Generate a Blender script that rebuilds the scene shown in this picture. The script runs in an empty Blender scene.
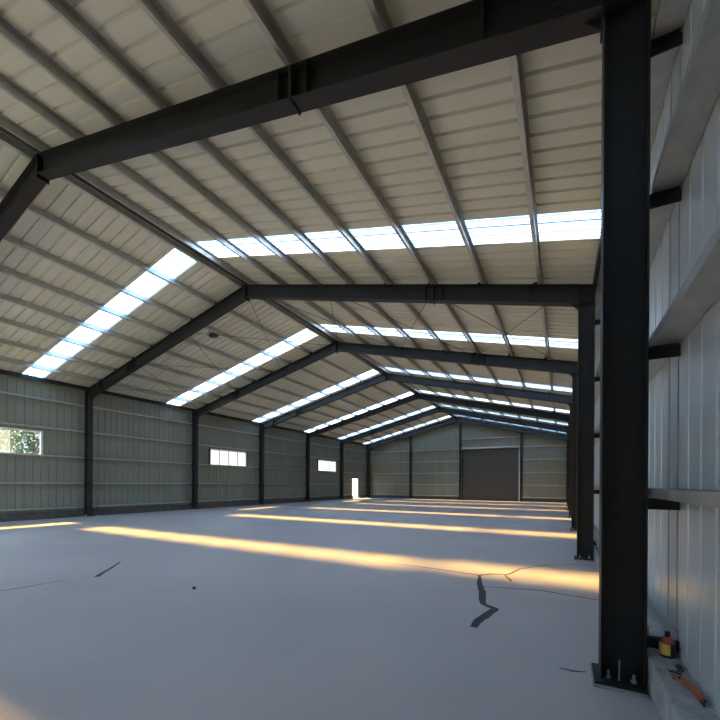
import bpy, bmesh, math, random
from mathutils import Vector, Matrix
random.seed(7)
S = bpy.context.scene
COL = S.collection
PI = math.pi

# ------------------------------------------------------------------ dimensions
MX = -10.03                      # ridge line
RIN, ROUT = 0.295, 0.618           # right columns: inner and outer flange
WR = 0.845                       # right wall sheet
LIN, LOUT, WL = 2*MX-RIN, 2*MX-ROUT, 2*MX-WR
SL = 0.2435                      # roof slope
ANG = math.atan(SL)
def ztop(x): return 8.78 - SL*abs(x-MX)          # top of the rafters
def zroof(x): return 8.98 - SL*abs(x-MX)         # roof sheet
FR = [3.95, 10.0] + [4.09+6*i for i in range(2,6)] + [40.25]
YB = 40.72                       # back wall sheet
YF = -5.0                        # front wall sheet
GZ = [0.44, 1.60, 2.86, 4.13, 5.41]
SKY = [(0.38,1.05),(7.62,8.46),(14.2,15.1),(21.2,22.1),(27.7,28.6),(33.5,34.4),(39.15,40.05)]
SKYL = [(0.38,1.05),(7.46,8.24)] + SKY[2:]      # the strips on the left slope sit a touch nearer
PX = [-0.55,-1.86,-3.2,-4.52,-5.8,-7.1,-8.47,-9.85]
WIN = [(4.95,8.27),(17.5,20.82),(30.2,33.5)]
WZ = (2.86,4.0)
DOOR = (36.9,38.5,2.3)
SHX = (-9.42,-3.82); SHZ = 5.3

# ------------------------------------------------------------------ materials
def mat(name, col, rough=.5, metal=0, var=0, scale=3, bump=0, bscale=40, stretch=(1,1,1), spec=.5):
    m = bpy.data.materials.new(name); m.use_nodes = True
    nt = m.node_tree; b = nt.nodes['Principled BSDF']
    b.inputs['Base Color'].default_value = (*col,1); b.inputs['Roughness'].default_value = rough
    b.inputs['Metallic'].default_value = metal; b.inputs['Specular IOR Level'].default_value = spec
    tc = nt.nodes.new('ShaderNodeTexCoord'); mp = nt.nodes.new('ShaderNodeMapping')
    mp.inputs['Scale'].default_value = stretch
    nt.links.new(tc.outputs['Object'], mp.inputs['Vector'])
    if var:
        n = nt.nodes.new('ShaderNodeTexNoise'); n.inputs['Scale'].default_value = scale
        n.inputs['Detail'].default_value = 6; n.inputs['Roughness'].default_value = .6
        nt.links.new(mp.outputs[0], n.inputs['Vector'])
        r = nt.nodes.new('ShaderNodeValToRGB')
        r.color_ramp.elements[0].position = .3; r.color_ramp.elements[1].position = .7
        r.color_ramp.elements[0].color = (*[c*(1-var) for c in col],1)
        r.color_ramp.elements[1].color = (*[min(1,c*(1+var)) for c in col],1)
        nt.links.new(n.outputs['Fac'], r.inputs['Fac']); nt.links.new(r.outputs['Color'], b.inputs['Base Color'])
    if bump:
        n2 = nt.nodes.new('ShaderNodeTexNoise'); n2.inputs['Scale'].default_value = bscale
        nt.links.new(mp.outputs[0], n2.inputs['Vector'])
        bp = nt.nodes.new('ShaderNodeBump'); bp.inputs['Strength'].default_value = bump; bp.inputs['Distance'].default_value = .02
        nt.links.new(n2.outputs['Fac'], bp.inputs['Height']); nt.links.new(bp.outputs[0], b.inputs['Normal'])
    return m

def sheet_glass(name, tcol, dcol, fac):
    """translucent plastic / frosted glass: part of the light straight through, part scattered"""
    m = bpy.data.materials.new(name); m.use_nodes = True
    nt = m.node_tree; nt.nodes.clear()
    out = nt.nodes.new('ShaderNodeOutputMaterial'); mx = nt.nodes.new('ShaderNodeMixShader')
    t = nt.nodes.new('ShaderNodeBsdfTransparent'); t.inputs[0].default_value = (*tcol,1)
    d = nt.nodes.new('ShaderNodeBsdfTranslucent'); d.inputs[0].default_value = (*dcol,1)
    n = nt.nodes.new('ShaderNodeTexNoise'); n.inputs['Scale'].default_value = 2.5
    tc = nt.nodes.new('ShaderNodeTexCoord'); nt.links.new(tc.outputs['Object'], n.inputs['Vector'])
    r = nt.nodes.new('ShaderNodeMapRange'); r.inputs['To Min'].default_value = fac-.06; r.inputs['To Max'].default_value = fac+.06
    nt.links.new(n.outputs['Fac'], r.inputs['Value']); nt.links.new(r.outputs[0], mx.inputs[0])
    nt.links.new(t.outputs[0], mx.inputs[1]); nt.links.new(d.outputs[0], mx.inputs[2])
    nt.links.new(mx.outputs[0], out.inputs[0])
    return m

M = dict(
    steel = mat('dark grey painted steel', (.018,.021,.023), .5, 0, .15, 4, .05, 60, spec=.3),
    galv  = mat('galvanised steel', (.46,.48,.47), .36, .65, .16, 5, .03, 60),
    roof  = mat('grey white roof sheet', (.60,.625,.545), .45, .05, .07, .6, 0, stretch=(.4,2,1)),
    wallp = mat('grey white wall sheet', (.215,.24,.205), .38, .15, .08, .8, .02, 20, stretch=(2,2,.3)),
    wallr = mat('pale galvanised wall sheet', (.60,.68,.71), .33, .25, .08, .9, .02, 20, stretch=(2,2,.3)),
    floor = mat('power floated concrete', (.50,.475,.465), .5, 0, .10, .35, .02, 30),
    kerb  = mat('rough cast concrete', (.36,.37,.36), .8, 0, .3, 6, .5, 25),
    kerb_shade = mat('concrete darkened for shade', (.08,.075,.07), .85, 0, .3, 3, .4, 25),  # shade along the left and back kerbs, put into a darker tone
    shutter = mat('dark grey shutter', (.068,.075,.073), .5, .1, .08, 1),
    white = mat('white coated aluminium', (.75,.76,.76), .4, 0, .03, 3),
    crack = mat('dark crack filler', (.055,.055,.06), .8, 0, .25, 12, .3, 60),
    thin  = mat('brown hairline crack', (.14,.12,.10), .85, 0, .2, 12),
    stone = mat('dark stone', (.05,.05,.05), .8, 0, .3, 40, .5, 80),
    black = mat('black plastic', (.015,.015,.017), .4, 0, .1, 20),
    yellow = mat('yellow label', (.75,.52,.10), .5, 0, .2, 30),
    red   = mat('faded red plastic', (.55,.10,.07), .45, 0, .15, 30),
    orange = mat('orange red sheathing', (.50,.12,.05), .5, 0, .25, 30),
    scrap = mat('dark grey scrap', (.05,.06,.06), .7, 0, .3, 30, .4, 60),
    grass = mat('sandy grass outside', (.30,.30,.20), .9, 0, .3, .4),
    bark  = mat('bark', (.10,.075,.05), .9, 0, .3, 10, .4, 30),
    leaf  = mat('leaves', (.075,.11,.055), .6, 0, .4, 2),
    skyl  = sheet_glass('translucent skylight sheet', (.78,.82,.87), (.04,.10,.20), .22),
    frost = sheet_glass('frosted window film', (.82,.84,.82), (.25,.32,.36), .2),
)
def clear_glass():
    m = bpy.data.materials.new('clear glass'); m.use_nodes = True; nt = m.node_tree; nt.nodes.clear()
    out = nt.nodes.new('ShaderNodeOutputMaterial'); mx = nt.nodes.new('ShaderNodeMixShader')
    t = nt.nodes.new('ShaderNodeBsdfTransparent'); t.inputs[0].default_value = (.9,.95,.93,1)
    g = nt.nodes.new('ShaderNodeBsdfGlossy'); g.inputs['Roughness'].default_value = .02
    mx.inputs[0].default_value = .06; nt.links.new(t.outputs[0], mx.inputs[1]); nt.links.new(g.outputs[0], mx.inputs[2])
    nt.links.new(mx.outputs[0], out.inputs[0]); return m
M['glass'] = clear_glass()
# bands painted into the skylight sheets stand in for shade lines of the corrugation
nt = M['skyl'].node_tree
wv = nt.nodes.new('ShaderNodeTexWave'); wv.bands_direction = 'Y'; wv.inputs['Scale'].default_value = 2.6; wv.inputs['Distortion'].default_value = .6
tc = nt.nodes.new('ShaderNodeTexCoord'); nt.links.new(tc.outputs['Object'], wv.inputs['Vector'])
mr = nt.nodes.new('ShaderNodeMapRange'); mr.inputs['From Min'].default_value = .55; mr.inputs['To Min'].default_value = .15; mr.inputs['To Max'].default_value = .95
nt.links.new(wv.outputs['Fac'], mr.inputs['Value'])
nt.links.new(mr.outputs[0], [n for n in nt.nodes if n.type == 'MIX_SHADER'][0].inputs[0])

# ------------------------------------------------------------------ helpers
def box(bm, x0,x1,y0,y1,z0,z1):
    v = [bm.verts.new(p) for p in ((x0,y0,z0),(x1,y0,z0),(x1,y1,z0),(x0,y1,z0),(x0,y0,z1),(x1,y0,z1),(x1,y1,z1),(x0,y1,z1))]
    for f in ((0,3,2,1),(4,5,6,7),(0,1,5,4),(1,2,6,5),(2,3,7,6),(3,0,4,7)): bm.faces.new([v[i] for i in f])
def prism(bm, pts, axis, a, b):
    """extrude a 2-D outline along x, y or z from a to b"""
    def P(p,t): return {'x':(t,p[0],p[1]),'y':(p[0],t,p[1]),'z':(p[0],p[1],t)}[axis]
    A = [bm.verts.new(P(p,a)) for p in pts]; B = [bm.verts.new(P(p,b)) for p in pts]
    n = len(pts)
    bm.faces.new(A); bm.faces.new(B[::-1])
    for i in range(n): bm.faces.new((A[i],B[i],B[(i+1)%n],A[(i+1)%n]))
def tube(bm, pts, rad, n=8, cap=True):
    pts = [Vector(p) for p in pts]; rings = []
    for i,p in enumerate(pts):
        d = (pts[min(i+1,len(pts)-1)]-pts[max(i-1,0)]).normalized()
        a = d.orthogonal().normalized(); b = d.cross(a)
        r = rad[i] if isinstance(rad,(list,tuple)) else rad
        rings.append([bm.verts.new(p+r*(math.cos(2*PI*k/n)*a+math.sin(2*PI*k/n)*b)) for k in range(n)])
    for A,B in zip(rings,rings[1:]):
        # pick the closest start so the tube does not twist
        o = min(range(n), key=lambda k:(B[k].co-A[0].co).length)
        for k in range(n): bm.faces.new((A[k],A[(k+1)%n],B[(o+k+1)%n],B[(o+k)%n]))
    if cap: bm.faces.new(rings[0][::-1]); bm.faces.new(rings[-1])
def lathe(bm, prof, n=20, c=(0,0,0)):
    rings = [[bm.verts.new((c[0]+r*math.cos(2*PI*k/n), c[1]+r*math.sin(2*PI*k/n), c[2]+z)) for k in range(n)] for r,z in prof]
    for A,B in zip(rings,rings[1:]):
        for k in range(n): bm.faces.new((A[k],A[(k+1)%n],B[(k+1)%n],B[k]))
    bm.faces.new(rings[0][::-1]); bm.faces.new(rings[-1])
def obj(name, bm, m, parent=None, bevel=0, smooth=False):
    bmesh.ops.recalc_face_normals(bm, faces=bm.faces)
    me = bpy.data.meshes.new(name); bm.to_mesh(me); bm.free()
    me.materials.append(m)
    if smooth:
        for p in me.polygons: p.use_smooth = True
    o = bpy.data.objects.new(name, me); COL.objects.link(o)
    if parent: o.parent = parent
    if bevel:
        b = o.modifiers.new('bevel','BEVEL'); b.width = bevel; b.segments = 2; b.limit_method = 'ANGLE'
    return o
def tag(o, label, cat, group=None):
    o['label'] = label; o['category'] = cat
    if group: o['group'] = group
    return o
def thing(name, label, cat, loc=(0,0,0), rz=0, group=None):
    o = bpy.data.objects.new(name, None); COL.objects.link(o); o.location = loc; o.rotation_euler = (0,0,rz)
    o.empty_display_size = .2
    return tag(o, label, cat, group)
def struct(o): o['kind'] = 'structure'; return o
def copy_tree(o, parent=None):
    c = o.copy(); COL.objects.link(c)
    if parent: c.parent = parent
    for ch in list(o.children): copy_tree(ch, c)
    return c
ORD = ['first','second','third','fourth','fifth','sixth','seventh','eighth','ninth']

# ribbed sheet: profile along u, height h at u
def ribs(u0, u1, period=.3, d=.045, narrow=.035, tp=.015):
    pts = set([u0,u1]); k = math.floor(u0/period)-1
    def hgt(u):
        t = (u/period) % 1 * period
        a, b, c, e = .10, .10+tp, .10+tp+narrow, .10+2*tp+narrow
        if t < a or t > e: return 0
        if t < b: return d*(t-a)/(b-a)
        if t <= c: return d
        return d*(e-t)/(e-c)
    while k*period < u1:
        for t in (.10,.10+tp,.10+tp+narrow,.10+2*tp+narrow):
            u = k*period+t
            if u0 < u < u1: pts.add(u)
        k += 1
    return [(u,hgt(u)) for u in sorted(pts)]
def roof_sheet(bm, y0, y1, side, xe, xr=MX, off=0.0):
    for (ya,ha),(yb,hb) in zip(ribs(y0,y1), ribs(y0,y1)[1:]):
        q = []
        for (x,y,h) in ((xr,ya,ha),(xr,yb,hb),(xe,yb,hb),(xe,ya,ha)):
            q.append(bm.verts.new((x,y,zroof(x)+h+off)))
        bm.faces.new(q)
def wall_x(bm, y0,y1,z0,z1,X,sgn):
    R = ribs(y0,y1,.3,.022,.02,.012)
    for (a,ha),(b,hb) in zip(R,R[1:]):
        bm.faces.new([bm.verts.new(p) for p in ((X+sgn*ha,a,z0),(X+sgn*hb,b,z0),(X+sgn*hb,b,z1),(X+sgn*ha,a,z1))])
def wall_y(bm, x0,x1,zf0,zf1,Y,sgn):
    R = ribs(x0,x1,.3,.022,.02,.012)
    for (a,ha),(b,hb) in zip(R,R[1:]):
        bm.faces.new([bm.verts.new(p) for p in ((a,Y+sgn*ha,zf0(a)),(b,Y+sgn*hb,zf0(b)),(b,Y+sgn*hb,zf1(b)),(a,Y+sgn*ha,zf1(a)))])
def weld(bm): bmesh.ops.remove_doubles(bm, verts=bm.verts, dist=1e-4)

# ------------------------------------------------------------------ the setting
bm = bmesh.new(); box(bm, WL-.1, WR+.1, YF-.1, YB+.15, -.15, 0); struct(obj('floor', bm, M['floor']))
bm = bmesh.new(); box(bm, -160, 120, -120, 200, -.5, -.16); struct(obj('ground', bm, M['grass']))

bm = bmesh.new()
for strips,xe,xg,xm in ((SKY,WR+.15,WR-.2,MX+.3),(SKYL,WL-.15,WL+.2,MX-.3)):
    edges = [YF-.15] + [v for st in strips for v in st] + [YB+.2]
    for a,b in zip(edges[0::2], edges[1::2]): roof_sheet(bm, a, b, 1, xe)
    for a,b in strips:
        roof_sheet(bm, a, b, 1, xe, xg); roof_sheet(bm, a, b, 1, xm, MX)
weld(bm); struct(obj('ceiling', bm, M['roof']))
# folded ridge capping on the underside of the ridge
bm = bmesh.new()
prism(bm, [(MX-.3,zroof(MX-.3)-.012),(MX,zroof(MX)-.012),(MX+.3,zroof(MX+.3)-.012),(MX+.3,zroof(MX+.3)-.009),(MX,zroof(MX)-.009),(MX-.3,zroof(MX-.3)-.009)], 'y', YF-.1, YB+.1)
struct(obj('trim_1', bm, M['roof']))

ez = zroof(WR)+.01
bm = bmesh.new(); wall_x(bm, YF, YB, .30, ez, WR, 1); weld(bm); struct(obj('wall_right', bm, M['wallr']))
bm = bmesh.new()
cur = YF
for a,b in WIN:
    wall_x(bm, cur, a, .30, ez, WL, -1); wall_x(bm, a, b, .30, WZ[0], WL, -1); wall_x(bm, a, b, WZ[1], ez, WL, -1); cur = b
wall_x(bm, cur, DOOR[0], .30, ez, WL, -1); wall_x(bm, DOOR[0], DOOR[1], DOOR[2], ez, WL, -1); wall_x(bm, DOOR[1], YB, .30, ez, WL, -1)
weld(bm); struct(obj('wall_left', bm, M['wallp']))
lo = lambda x: .0
hi = lambda x: zroof(x)+.01
bm = bmesh.new()
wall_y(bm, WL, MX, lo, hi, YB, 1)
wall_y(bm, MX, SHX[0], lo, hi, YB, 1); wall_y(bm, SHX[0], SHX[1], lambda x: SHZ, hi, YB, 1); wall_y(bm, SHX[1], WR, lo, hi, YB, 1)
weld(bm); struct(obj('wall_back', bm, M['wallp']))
# front gable behind the viewer, with an open doorway added to let in daylight
FD = (-18.5,-9.6,5.2)
bm = bmesh.new()
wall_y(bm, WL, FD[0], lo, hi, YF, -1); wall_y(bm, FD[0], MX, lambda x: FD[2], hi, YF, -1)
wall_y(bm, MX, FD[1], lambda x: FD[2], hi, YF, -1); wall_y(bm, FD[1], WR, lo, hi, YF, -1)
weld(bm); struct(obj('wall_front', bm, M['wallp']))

# kerbs
def kerb(name, x0,x1,y0,y1,m):
    bm = bmesh.new(); box(bm, x0,x1,y0,y1,0,.30)
    return struct(obj(name, bm, m, None, .012))
kerb('baseboard_right', ROUT+.01, WR+.1, YF, YB, M['kerb'])
kerb('baseboard_left', WL-.1, LOUT-.01, YF, DOOR[0], M['kerb_shade'])
kerb('baseboard_left', WL-.1, LOUT-.01, DOOR[1], YB, M['kerb_shade'])
kerb('baseboard_back', LOUT, SHX[0]-.12, YB-.18, YB+.1, M['kerb_shade'])
kerb('baseboard_back', SHX[1]+.12, ROUT, YB-.18, YB+.1, M['kerb_shade'])

# ------------------------------------------------------------------ skylight strips
BAYN = [None,'over the camera end of the hall, before the nearest rafter']
for i,(a,b) in enumerate(SKY):
    for side,(xe,xr) in (('right',(WR-.2,MX+.3)),('left',(WL+.2,MX-.3))):
        bm = bmesh.new(); roof_sheet(bm, *(SKY if side=='right' else SKYL)[i], 1, xe, xr); weld(bm)
        o = obj('skylight', bm, M['skyl'])
        where = 'before the nearest rafter' if i == 0 else '%s beyond the nearest rafter' % ORD[i-1]
        tag(o, 'translucent skylight strip in the %s roof slope, %s' % (side, where), 'skylight', 'translucent skylight strips in the roof')

# ------------------------------------------------------------------ purlins and girts
def c_section(h, w, lip, t=.004):
    """lipped channel, web on x=0, open towards +x, from z=0 to z=h"""
    return [(0,0),(w,0),(w,lip),(w-t,lip),(w-t,t),(t,t),(t,h-t),(w-t,h-t),(w-t,h-lip),(w,h-lip),(w,h),(0,h)]
bm = bmesh.new(); prism(bm, c_section(.185,.075,.02), 'y', 0, YB-YF-.04)
pm = obj('purlin', bm, M['galv'])
names = ['next to the ridge','second from the ridge','third from the ridge','fourth from the ridge','fourth from the eave','third from the eave','second from the eave','first in from the eave']
first = True
for side in (1,-1):
    for i,x in enumerate(PX):
        o = pm if first else pm.copy()
        if not first: COL.objects.link(o)
        first = False
        X = x if side == 1 else 2*MX-x
        o.location = (X, YF+.02, ztop(X)+.002)
        o.rotation_euler = (0, ANG, 0) if side == 1 else (0, ANG, PI)
        if side == -1: o.location = (X, YB-.02, ztop(X)+.002)
        tag(o, 'galvanised purlin under the %s roof slope, %s' % ('right' if side==1 else 'left', names[7-i]), 'purlin', 'galvanised roof purlins')
# eave struts
for side in (1,-1):
    X = ROUT-.03 if side == 1 else LOUT+.03
    bm = bmesh.new(); prism(bm, c_section(.17,.07,.02), 'y', YF+.02, YB-.02)
    o = obj('eave_strut', bm, M['steel'])
    o.location = (X,0,ztop(X)+.004)
    if side == -1: o.scale = (-1,1,1)
    tag(o, 'dark eave strut running along the top of the %s wall' % ('right' if side==1 else 'left'), 'eave strut', 'eave struts')
# ridge tie
bm = bmesh.new(); tube(bm, [(MX,YF+.02,8.86),(MX,YB-.02,8.86)], .07, 12)
o = tag(obj('ridge_strut', bm, M['steel'], None, 0, True), 'dark round steel strut running along underneath the ridge', 'strut')

def girt_outline(sgn):
    # web lies flat at the bottom, flanges stand up; x measured from the column outwards
    t=.005
    w,h=.20,.075
    if sgn < 0:
        h = .06
        return [(-x,h-z) for x,z in [(0,0),(w,0),(w,h),(w-t,h),(w-t,t),(t,t),(t,h),(0,h)]]
    return [(sgn*x,z) for x,z in [(0,0),(w,0),(w,h),(w-.02,h),(w-.02,h-t),(w-t,h-t),(w-t,t),(t,t),(t,h-t),(.02,h-t),(.02,h),(0,h)]]
lev = ['lowest','second lowest','middle','second highest','highest']
for side in (1,-1):
    for i,z in enumerate(GZ):
        segs = [(YF+.05, YB-.03)]
        if side == 1 and i == 0: segs = [(FR[0]+.0, YB-.03)]
        if side == -1 and i < 2: segs = [(YF+.05, DOOR[0]-.08),(DOOR[1]+.08, YB-.03)]
        for j,(a,b) in enumerate(segs):
            bm = bmesh.new(); prism(bm, girt_outline(side), 'y', a, b)
            o = obj('wall_girt', bm, M['galv'])
            o.location = (ROUT+.022 if side==1 else LOUT-.022, 0, z)
            extra = '' if len(segs)==1 else (' short of the doorway' if j==0 else ' in the far corner past the doorway')
            tag(o, '%s galvanised girt along the %s wall%s' % (lev[i], 'right' if side==1 else 'left', extra), 'girt', 'galvanised wall girts')
def girt_back(x0,x1,z,label):
    bm = bmesh.new(); t=.005; h=.06; w=.2
    prism(bm, [(x,h-z) for x,z in [(0,0),(w,0),(w,h),(w-t,h),(w-t,t),(t,t),(t,h),(0,h)]], 'x', x0, x1)
    o = obj('wall_girt', bm, M['galv']); o.location = (0, YB-.225, z)
    tag(o, label, 'girt', 'galvanised wall girts')
GB = GZ[1:] 
for i,z in enumerate([.40]+GB):
    girt_back(LOUT+.05, SHX[0]-.2, z, '%s galvanised girt on the back wall left of the shutter' % lev[i])
    girt_back(SHX[1]+.2, ROUT-.05, z, '%s galvanised girt on the back wall right of the shutter' % lev[i])
girt_back(SHX[0]-.15, SHX[1]+.15, 6.45, 'galvanised girt on the back gable high above the shutter')

# ------------------------------------------------------------------ columns
def make_column():
    t = thing('steel_column','', 'column')
    W = .22
    zi, zo = ztop(RIN), ztop(ROUT)
    # local x = 0 at the inner flange, +x outwards
    D = ROUT-RIN
    bm = bmesh.new(); box(bm, 0,.014,-W/2,W/2,.03,zi-.02); obj('inner_flange', bm, M['steel'], t, .003)
    bm = bmesh.new(); box(bm, D-.014,D,-W/2,W/2,.03,zo-.02); obj('outer_flange', bm, M['steel'], t, .003)
    bm = bmesh.new(); prism(bm, [(.013,.03),(D-.013,.03),(D-.013,zo-.02),(.013,zi-.02)], 'y', -.005,.005); obj('web', bm, M['steel'], t)
    bm = bmesh.new(); prism(bm, [(.0,zi-.018),(D,zo-.018),(D,zo-.004),(.0,zi-.004)], 'y', -W/2,W/2); obj('cap_plate', bm, M['steel'], t)
    zb = 5.88
    for s in (-1,1):
        bm = bmesh.new(); box(bm, .014,D-.014, s*.006, s*W/2*.95, zb-.06, zb-.046); obj('stiffener', bm, M['steel'], t)
    bm = bmesh.new(); box(bm, -.05,D-.004,-.19,.19,.022,.044); obj('base_plate', bm, M['steel'], t, .004)
    bm = bmesh.new(); box(bm, -.06,D-.004,-.21,.21,0,.022); obj('grout_pad', bm, M['kerb'], t, .003)
    for x in (.06,.24):
        for y in (-.07,.07):
            bm = bmesh.new(); tube(bm, [(x,y,.04),(x,y,.11)], .012, 8)
            tube(bm, [(x,y,.04),(x,y,.065)], .022, 6); obj('anchor_bolt', bm, M['galv'], t)
    for z in GZ:
        bm = bmesh.new(); box(bm, D-.002,D+.225,-.006,.006,z-.10,z-.005)
        box(bm, D-.002,D+.205,-.05,.006,z-.012,z-.004)
        obj('girt_cleat', bm, M['steel'], t)
    return t
c0 = make_column()
for side in (1,-1):
    for i,y in enumerate(FR):
        o = c0 if (side==1 and i==0) else copy_tree(c0)
        o.location = (RIN if side==1 else LIN, y, 0); o.rotation_euler = (0,0,0 if side==1 else PI)
        w = 'right' if side==1 else 'left'
        if i == 0: lab = 'large dark steel column close to the camera in front of the %s wall' % w if side==1 else 'dark steel column at the left wall below the nearest rafter'
        elif i == 6: lab = 'dark steel column in the far %s corner of the hall' % w
        else: lab = '%s dark steel column along the %s wall, counting away from the camera' % (ORD[i], w)
        tag(o, lab, 'column', 'dark steel columns along the side walls')
# a taller threaded rod left standing on the base plate of the nearest column
bm = bmesh.new(); tube(bm, [(.135,-.085,.03),(.137,-.085,.22)], .006, 8)
obj('threaded_rod', bm, M['galv'], c0)

# ------------------------------------------------------------------ rafters
def make_rafter():
    t = thing('rafter','', 'rafter')
    W = .23; D = .43
    # local frame: x from the ridge (0) out to the column face (L), z from rafter-top line at ridge
    L = RIN-MX
    zt = lambda x: 8.78-SL*x
    th = .014
    def strip(z0, z1, x0=.0, x1=L-.016): return [(x0,zt(x0)+z0),(x1,zt(x1)+z0),(x1,zt(x1)+z1),(x0,zt(x0)+z1)]
    bm = bmesh.new(); prism(bm, strip(-th,0), 'y', -W/2,W/2); obj('top_flange', bm, M['steel'], t, .002)
    bm = bmesh.new(); prism(bm, strip(-D,-D+th), 'y', -W/2,W/2); obj('bottom_flange', bm, M['steel'], t, .002)
    bm = bmesh.new(); prism(bm, strip(-D+th,-th), 'y', -.005,.005); obj('web', bm, M['steel'], t)
    bm = bmesh.new(); box(bm, L-.016,L,-W/2,W/2, zt(L)-D-.10, zt(L)+.0); obj('end_plate', bm, M['steel'], t)
    bm = bmesh.new(); box(bm, .0,.016,-W/2,W/2, zt(0)-D-.09, zt(0)+.0); obj('ridge_plate', bm, M['steel'], t)
    # knee bracket under the bottom flange
    bm = bmesh.new(); z = zt(L)-D; prism(bm, [(L-.016,z-.10),(L-.016,z+.004),(L-.15,z+.035)], 'y', -.006,.006); obj('knee_bracket', bm, M['steel'], t)
    for xs in (6.9,):
        bm = bmesh.new(); z = zt(xs)
        for d in (-.016,.002): 
            box(bm, xs+d,xs+d+.014,-W/2,W/2, z-D-.03,z-.015)
        obj('splice_plate', bm, M['steel'], t)
    for xs in (9.3,6.68,7.14):
        for s in (-1,1):
            z = zt(xs); bm = bmesh.new(); box(bm, xs,xs+.012,s*.005,s*W/2*.96,z-D+.012,z-.014); obj('stiffener', bm, M['steel'], t)
    # bolt heads on the web near the column
    bm = bmesh.new()
    tube(bm, [(9.95,-.022,zt(9.95)-.20),(9.95,.022,zt(9.95)-.20)], .03, 8)
    obj('bolt', bm, M['black'], t)
    for x in PX:
        xl = x-MX; bm = bmesh.new(); z = zt(xl)
        prism(bm, [(xl-.012,z),(xl-.004,z),(xl-.004+.04,z+.15),(xl-.012+.04,z+.15)], 'y', -.06,.06)
        box(bm, xl-.10,xl-.006,-.004,.004,z+.0,z+.11)
        obj('purlin_cleat', bm, M['steel'], t)
    return t
r0 = make_rafter()
for side in (1,-1):
    for i,y in enumerate(FR):
        o = r0 if (side==1 and i==0) else copy_tree(r0)
        o.location = (MX,y,0); o.rotation_euler = (0,0,0 if side==1 else PI)
        w = 'right' if side==1 else 'left'
        if i == 0: lab = 'nearest dark steel rafter overhead, %s of the ridge' % w
        elif i == 6: lab = 'dark steel rafter against the back gable, %s of the ridge' % w
        else: lab = '%s dark steel rafter from the camera, %s of the ridge' % (ORD[i], w)
        tag(o, lab, 'rafter', 'dark steel roof rafters')

# ------------------------------------------------------------------ cross bracing in the second bay
cuts = [.15, 3.45, 6.8, 9.95]
for side in (1,-1):
    for k,(a,b) in enumerate(zip(cuts,cuts[1:])):
        for d in (0,1):
            ya, yb = (FR[1]+.1, FR[2]-.1) if d == 0 else (FR[2]-.1, FR[1]+.1)
            P = [(MX+side*a, ya, ztop(MX+a)-.12-.03*d),(MX+side*b, yb, ztop(MX+b)-.12-.03*d)]
            bm = bmesh.new(); tube(bm, P, .009, 6)
            tag(obj('brace_rod', bm, M['steel'], None, 0, True),
                'thin dark brace rod, %s roof slope, %s cross, upper end at the %s rafter' % ('right' if side==1 else 'left', ['ridge','middle','eave'][k], ['nearer','farther'][d]),
                'brace rod', 'roof brace rods')

# ------------------------------------------------------------------ end wall posts, shutter
def post(x, label, top=None):
    t = thing('gable_post', label, 'post', (x, YB-.36, 0), 0, 'dark gable posts on the back wall')
    z = ztop(x)-.46
    for s in (-1,1):
        bm = bmesh.new(); box(bm, -.1,.1, s*.1-.007, s*.1+.007, .02, z); obj('flange', bm, M['steel'], t, .003)
    bm = bmesh.new(); box(bm, -.006,.006,-.094,.094,.02,z); obj('web', bm, M['steel'], t)
    bm = bmesh.new(); box(bm, -.15,.15,-.13,.125,0,.02); obj('base_plate', bm, M['steel'], t)
post(-15.2, 'slim dark gable post on the back wall, midway left of the shutter')
post(-9.62, 'dark gable post on the back wall at the left edge of the shutter')
post(-3.62, 'dark gable post on the back wall at the right edge of the shutter')
t = struct(bpy.data.objects.new('door_1', None)); COL.objects.link(t); t.location = ((SHX[0]+SHX[1])/2, YB-.10, 0)
hw = (SHX[1]-SHX[0])/2
bm = bmesh.new(); prof = []; z = 0.06
n = int((SHZ-.06)/.075)
pts = []
for i in range(n):
    for dz,dy in ((0,0),(.02,-.012),(.05,-.012),(.07,0)): pts.append((dy, z+i*.075+dz))
pts.append((0, SHZ))
for (ya,za),(yb,zb) in zip(pts,pts[1:]):
    bm.faces.new([bm.verts.new(p) for p in ((-hw,ya,za),(hw,ya,za),(hw,yb,zb),(-hw,yb,zb))])
weld(bm); obj('shutter_curtain', bm, M['shutter'], t)
for s in (-1,1):
    bm = bmesh.new(); box(bm, s*hw-.05, s*hw+.05, -.05,.03, 0, SHZ+.1); obj('guide_rail', bm, M['galv' if s==1 else 'steel'], t)
bm = bmesh.new(); box(bm, -hw,hw,-.03,.03,0,.08); obj('bottom_bar', bm, M['steel'], t)
bm = bmesh.new(); box(bm, -hw-.1,hw+.1,-.16,.09,SHZ+.0,SHZ+.09); box(bm, -hw-.1,hw+.1,-.16,-.13,SHZ,SHZ+.26); obj('header_channel', bm, M['galv'], t)

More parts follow.
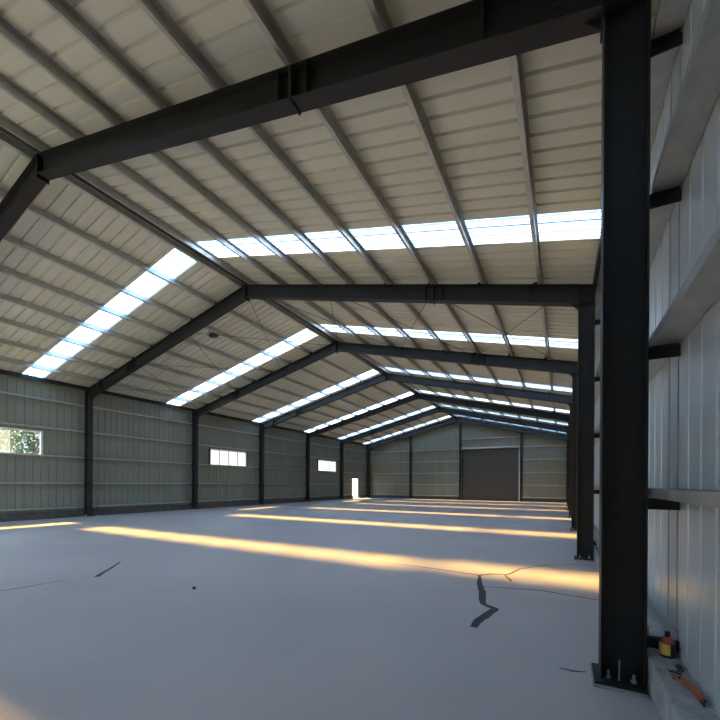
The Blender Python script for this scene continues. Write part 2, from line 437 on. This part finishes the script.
# ------------------------------------------------------------------ windows and the side door
for i,(a,b) in enumerate(WIN):
    t = struct(bpy.data.objects.new('window_%d' % (i+1), None)); COL.objects.link(t); t.location = (WL, a, WZ[0])
    w, h = b-a, WZ[1]-WZ[0]; f = .07
    # frame
    bm = bmesh.new()
    box(bm, -.05,.06,0,w,0,f); box(bm, -.05,.06,0,w,h-f,h); box(bm, -.05,.06,0,f,f,h-f); box(bm, -.05,.06,w-f,w,f,h-f)
    if i == 0: mull = [w*.66]
    elif i == 1: mull = [w*.25,w*.5,w*.75]
    else: mull = [w*.56,w*.74]
    obj('window_frame', bm, M['white'], t, .004)
    bm = bmesh.new()
    for m in mull: box(bm, -.03,.03,m-.025,m+.025,f,h-f)
    obj('mullion', bm, M['white' if i != 1 else 'galv'], t)
    e = [f]+mull+[w-f]
    for k,(p,q) in enumerate(zip(e,e[1:])):
        clear = (i==0 and k==1) or (i==2 and k==1)
        bm = bmesh.new(); box(bm, -.006,.0,p,q,f,h-f); obj('pane', bm, M['glass' if clear else 'frost'], t)
    # dark flashing around the reveal
    bm = bmesh.new(); box(bm, -.04,.10,-.05,0,-.03,h+.03); box(bm, -.04,.10,w,w+.05,-.03,h+.03) if i else box(bm,-.04,.02,w,w+.03,-.03,h+.03)
    obj('flashing', bm, M['steel' if i else 'white'], t)
t = struct(bpy.data.objects.new('door_2', None)); COL.objects.link(t); t.location = (WL, DOOR[0], 0)
w, h = DOOR[1]-DOOR[0], DOOR[2]
bm = bmesh.new(); box(bm, -.05,.08,-.06,.02,0,h+.05); box(bm, -.05,.08,w-.02,w+.06,0,h+.05); box(bm, -.05,.08,.02,w-.02,h-.03,h+.05)
obj('door_frame', bm, M['steel'], t)
leaf = bpy.data.objects.new('door_leaf', None)
bm = bmesh.new(); box(bm, 0,.05,0,w-.06,.02,h-.04)
leaf = obj('door_leaf', bm, M['white'], t, .004); leaf.location = (-.05,w-.03,0); leaf.rotation_euler = (0,0,math.radians(82))
bm = bmesh.new(); tube(bm, [(.05,w-.2,1.0),(.11,w-.2,1.0),(.11,w-.32,1.0)], .012, 8); obj('door_handle', bm, M['steel'], leaf)

# ------------------------------------------------------------------ roof vent
bm = bmesh.new()
vx, vy = -13.4, 11.4
t = thing('roof_vent', 'small round dark vent under the left roof slope in the second bay', 'vent', (vx,vy,zroof(vx)))
lathe(bm, [(.10,.03),(.14,-.02),(.20,-.05),(.21,-.08),(.15,-.09),(.14,-.12),(.05,-.13)], 18); obj('cowl', bm, M['black'], t, 0, True)
bm = bmesh.new(); lathe(bm, [(.30,-.005),(.30,.003),(.10,.003),(.10,-.005)], 18); obj('collar', bm, M['galv'], t)
t.rotation_euler = (0,-ANG,0)

# ------------------------------------------------------------------ marks on the floor
def ribbon(name, pts, ws, m, label, cat, z=.0015, jag=0):
    bm = bmesh.new(); P = [Vector((x,y,0)) for x,y in pts]
    fine = []
    for i in range(len(P)-1):
        n = max(1,int((P[i+1]-P[i]).length/.06))
        for k in range(n):
            u = k/n; fine.append((P[i].lerp(P[i+1],u), ws[i]*(1-u)+ws[i+1]*u))
    fine.append((P[-1],ws[-1]))
    Lv, Rv = [], []
    for i,(p,w) in enumerate(fine):
        d = (fine[min(i+1,len(fine)-1)][0]-fine[max(i-1,0)][0]).normalized(); s = Vector((-d.y,d.x,0))
        j = random.uniform(-jag,jag)*w
        a = p+s*(w/2+j)+Vector((0,0,0)); b = p-s*(w/2-j*.6)
        Lv.append(a); Rv.append(b)
    TL = [bm.verts.new(a+Vector((0,0,z))) for a in Lv]; TR = [bm.verts.new(a+Vector((0,0,z))) for a in Rv]
    BL = [bm.verts.new(a) for a in Lv]; BR = [bm.verts.new(a) for a in Rv]
    for i in range(len(fine)-1):
        bm.faces.new((TL[i],TL[i+1],TR[i+1],TR[i])); bm.faces.new((BL[i],BR[i],BR[i+1],BL[i+1]))
        bm.faces.new((TL[i],BL[i],BL[i+1],TL[i+1])); bm.faces.new((TR[i],TR[i+1],BR[i+1],BR[i]))
    bm.faces.new((TL[0],TR[0],BR[0],BL[0])); bm.faces.new((TL[-1],BL[-1],BR[-1],TR[-1]))
    tag(obj(name, bm, m), label, cat, 'cracks in the concrete floor')
ribbon('floor_crack', [(-1.36,7.28),(-1.25,6.7),(-1.12,6.2),(-1.03,5.75),(-.98,5.55),(-.80,5.42),(-.86,5.1),(-.92,4.85),(-.93,4.6)], [.05,.09,.11,.10,.08,.10,.12,.11,.08], M['crack'], 'broad dark zigzag crack in the concrete floor left of the nearest column', 'crack', jag=.1)
ribbon('floor_crack', [(-1.36,7.28),(-1.16,7.5),(-.9,7.6),(-.75,8.2),(-.3,8.9),(.2,9.25),(.6,9.3)], [.07,.06,.055,.045,.04,.03,.02], M['thin'], 'fine brown crack running from the zigzag crack to the second right column', 'crack', jag=.2)
ribbon('floor_crack', [(-.95,7.55),(-.82,7.2),(-.78,7.08)], [.03,.05,.03], M['thin'], 'short stub branching off at the top of the zigzag crack', 'crack', jag=.2)
ribbon('floor_crack', [(-3.62,7.46),(-2.8,7.42),(-2.15,7.38),(-1.36,7.28)], [.02,.035,.045,.05], M['thin'], 'fine brown crack reaching left from the top of the zigzag crack', 'crack', jag=.2)
ribbon('floor_crack', [(-1.15,6.5),(-.7,6.62),(-.31,6.72),(.1,6.65),(.5,6.58)], [.025,.03,.034,.036,.036], M['thin'], 'fine brown crack reaching right below the zigzag crack top towards the kerb', 'crack', jag=.2)
ribbon('floor_crack', [(-8.29,4.66),(-7.74,4.12),(-7.36,3.72)], [.04,.06,.09], M['crack'], 'short dark crack alone on the open floor at the left', 'crack', jag=.1)
ribbon('floor_crack', [(-7.8,2.2),(-7.62,2.75),(-7.57,3.36)], [.03,.025,.012], M['crack'], 'thin dark crack entering at the left edge of the photo', 'crack', jag=.2)
ribbon('floor_crack', [(-.02,3.97),(.08,3.96),(.2,4.0)], [.012,.03,.012], M['crack'], 'tiny dark crack beside the base plate of the nearest column', 'crack', jag=.2)
bm = bmesh.new(); bmesh.ops.create_icosphere(bm, subdivisions=2, radius=.03)
for v in bm.verts: v.co *= random.uniform(.8,1.2); v.co.z = v.co.z*.7+.018
tag(obj('pebble', bm, M['stone']), 'lone dark pebble lying on the open concrete floor', 'pebble').location = (-5.18,4.06,0)

# ------------------------------------------------------------------ bits on the kerb
t = thing('bottle', 'small squat bottle with yellow label and black cap on the right kerb', 'bottle', (.765,3.93,.30))
bm = bmesh.new(); lathe(bm, [(.048,0),(.054,.006),(.055,.10),(.050,.115),(.03,.14)], 20); obj('body', bm, M['black'], t, 0, True)
bm = bmesh.new()
n = 14; R0 = .0558
for k in range(n):
    a0, a1 = math.radians(150+130*k/n), math.radians(150+130*(k+1)/n)
    z0a, z0b = .03, .03
    bm.faces.new([bm.verts.new((R0*math.cos(a),R0*math.sin(a),z)) for a,z in ((a0,.02),(a1,.02),(a1,.112),(a0,.112))])
weld(bm); obj('label_sticker', bm, M['yellow'], t)
bm = bmesh.new(); lathe(bm, [(.052,.108),(.045,.135),(.028,.155),(.022,.16)], 20); obj('shoulder', bm, M['red'], t, 0, True)
bm = bmesh.new(); lathe(bm, [(.018,.158),(.019,.20),(.014,.205)], 16); obj('cap', bm, M['black'], t, 0, True)

t = thing('cable_offcut', 'bundle of orange red cable offcuts with black ends on the right kerb', 'cable', (.785,3.34,.30))
for q,P in enumerate(([(-.05,.16,.012),(-.02,.10,.015),(.02,.02,.012),(.045,-.08,.012),(.05,-.15,.010)],
          [(-.03,.12,.010),(.0,.05,.024),(.03,-.04,.028),(.05,-.12,.012)],
          [(.0,.15,.010),(.02,.08,.012),(.045,.0,.022),(.055,-.10,.028),(.045,-.19,.010)])):
    bm = bmesh.new(); P = [(x*.75-(.03 if q==0 else .012*q),y,z+.006*q) for x,y,z in P]; tube(bm, P, .008, 8); c = obj('cable', bm, M['orange'], t, 0, True)
    bm = bmesh.new(); e = Vector(P[-1]); d = (e-Vector(P[-2])).normalized(); tube(bm, [e-d*.004, e+d*.03], .0085, 8); obj('cable_end', bm, M['black'], c)
def scrap(x,y,sx,sy,label):
    bm = bmesh.new(); bmesh.ops.create_grid(bm, x_segments=6, y_segments=6, size=.5)
    for v in bm.verts: v.co = Vector((v.co.x*sx*random.uniform(.8,1.1), v.co.y*sy*random.uniform(.8,1.1), .004+random.uniform(0,.014)))
    ext = bmesh.ops.extrude_face_region(bm, geom=bm.faces[:])
    for v in ext['geom']:
        if isinstance(v, bmesh.types.BMVert): v.co.z = max(0, v.co.z-.005)
    o = tag(obj('scrap', bm, M['scrap']), label, 'scrap', 'scraps on the kerb'); o.location = (x,y,.30)
scrap(.745,3.60,.07,.05,'dark crumpled scrap on the right kerb between bottle and cables, nearer the bottle')
scrap(.74,3.50,.06,.06,'dark crumpled scrap on the right kerb beside the orange cables')
scrap(.795,3.70,.04,.12,'dark narrow scrap on the right kerb against the wall sheet')

# ------------------------------------------------------------------ outside
def tree(x,y,h,rad,label,seed,name='tree'):
    rnd = random.Random(seed)
    t = thing(name, label, 'tree', (x,y,-.16))
    bm = bmesh.new(); tube(bm, [(0,0,0),(.1,.05,h*.4),(.0,.1,h*.8)], [.16,.12,.05], 10)
    for k in range(5):
        a = rnd.uniform(0,2*PI); z = h*rnd.uniform(.35,.6)
        tube(bm, [(.05,.05,z),(rad*.6*math.cos(a),rad*.6*math.sin(a),z+h*.22)], [.06,.02], 6)
    obj('trunk', bm, M['bark'], t)
    bm = bmesh.new()
    for k in range(2600):
        while True:
            p = Vector([rnd.uniform(-1,1) for _ in range(3)])
            if .2 < p.length < 1: break
        c = Vector((p.x*rad, p.y*rad, h*.6+p.z*h*.42))
        if math.sin(c.x*3.1+seed)*math.sin(c.y*2.7)*math.sin(c.z*2.9) > .25: continue
        u = Vector([rnd.uniform(-1,1) for _ in range(3)]).normalized(); v = u.orthogonal().normalized(); s = rnd.uniform(.09,.17)
        bm.faces.new([bm.verts.new(c+q) for q in (u*s, v*s*.5, -u*s, -v*s*.5)])
    obj('foliage', bm, M['leaf'], t)
bm = bmesh.new(); box(bm, -40, -33, -30, 75, -.16, 7.2); box(bm, -40.3, -32.7, -30.2, 75.2, 7.2, 7.5)  # building added out there to dim the sky behind the window panes
struct(obj('wall_opposite_added', bm, mat('pale render', (.34,.35,.33), .85, 0, .08, .5, .1, 8)))
tree(-27.0,10.2,6.0,1.9,'leafy tree outside seen through the clear pane of the nearest window',3)
tree(-30.5,56.0,3.0,1.0,'small dark tree outside seen through the open side doorway',5)

# ------------------------------------------------------------------ light
w = bpy.data.worlds.new('World'); S.world = w; w.use_nodes = True
nt = w.node_tree; bg = nt.nodes['Background']
tc = nt.nodes.new('ShaderNodeTexCoord'); sp = nt.nodes.new('ShaderNodeSeparateXYZ'); rp = nt.nodes.new('ShaderNodeValToRGB')
nt.links.new(tc.outputs['Generated'], sp.inputs[0]); nt.links.new(sp.outputs['Z'], rp.inputs['Fac'])
rp.color_ramp.elements[0].color = (.75,.87,1.0,1); rp.color_ramp.elements[1].color = (.30,.57,1.0,1)
nt.links.new(rp.outputs['Color'], bg.inputs['Color']); bg.inputs['Strength'].default_value = 3.7
sd = bpy.data.lights.new('sun','SUN'); sd.energy = 17.5; sd.angle = math.radians(5.5); sd.color = (1,.55,.13)
so = bpy.data.objects.new('sun', sd); COL.objects.link(so)
so.rotation_euler = Vector((1,-.03,-1.17)).to_track_quat('-Z','Y').to_euler()

# ------------------------------------------------------------------ camera
cam = bpy.data.cameras.new('camera'); co = bpy.data.objects.new('camera', cam); COL.objects.link(co)
cam.sensor_width = 36; cam.sensor_fit = 'HORIZONTAL'; cam.lens = 377.04*36/720; cam.shift_y = (483.39-360)/720
cam.clip_start = .05; cam.clip_end = 500
yaw, roll = .4932, .006
R = Vector((math.cos(yaw), math.sin(yaw), 0)); F = Vector((-math.sin(yaw), math.cos(yaw), 0)); U = Vector((0,0,1))
r = math.cos(roll)*R+math.sin(roll)*U; u = -math.sin(roll)*R+math.cos(roll)*U
mw = Matrix((r,u,-F)).transposed().to_4x4(); mw.translation = (0,0,1.7042)
co.matrix_world = mw
S.camera = co

S.view_settings.view_transform = 'Standard'; S.view_settings.look = 'None'
S.view_settings.exposure = 1.15; S.view_settings.gamma = 1; S.view_settings.use_curve_mapping = False
S.cycles.use_denoising = True
S.cycles.max_bounces = 10; S.cycles.diffuse_bounces = 6; S.cycles.transparent_max_bounces = 12
S.cycles.sample_clamp_indirect = 8
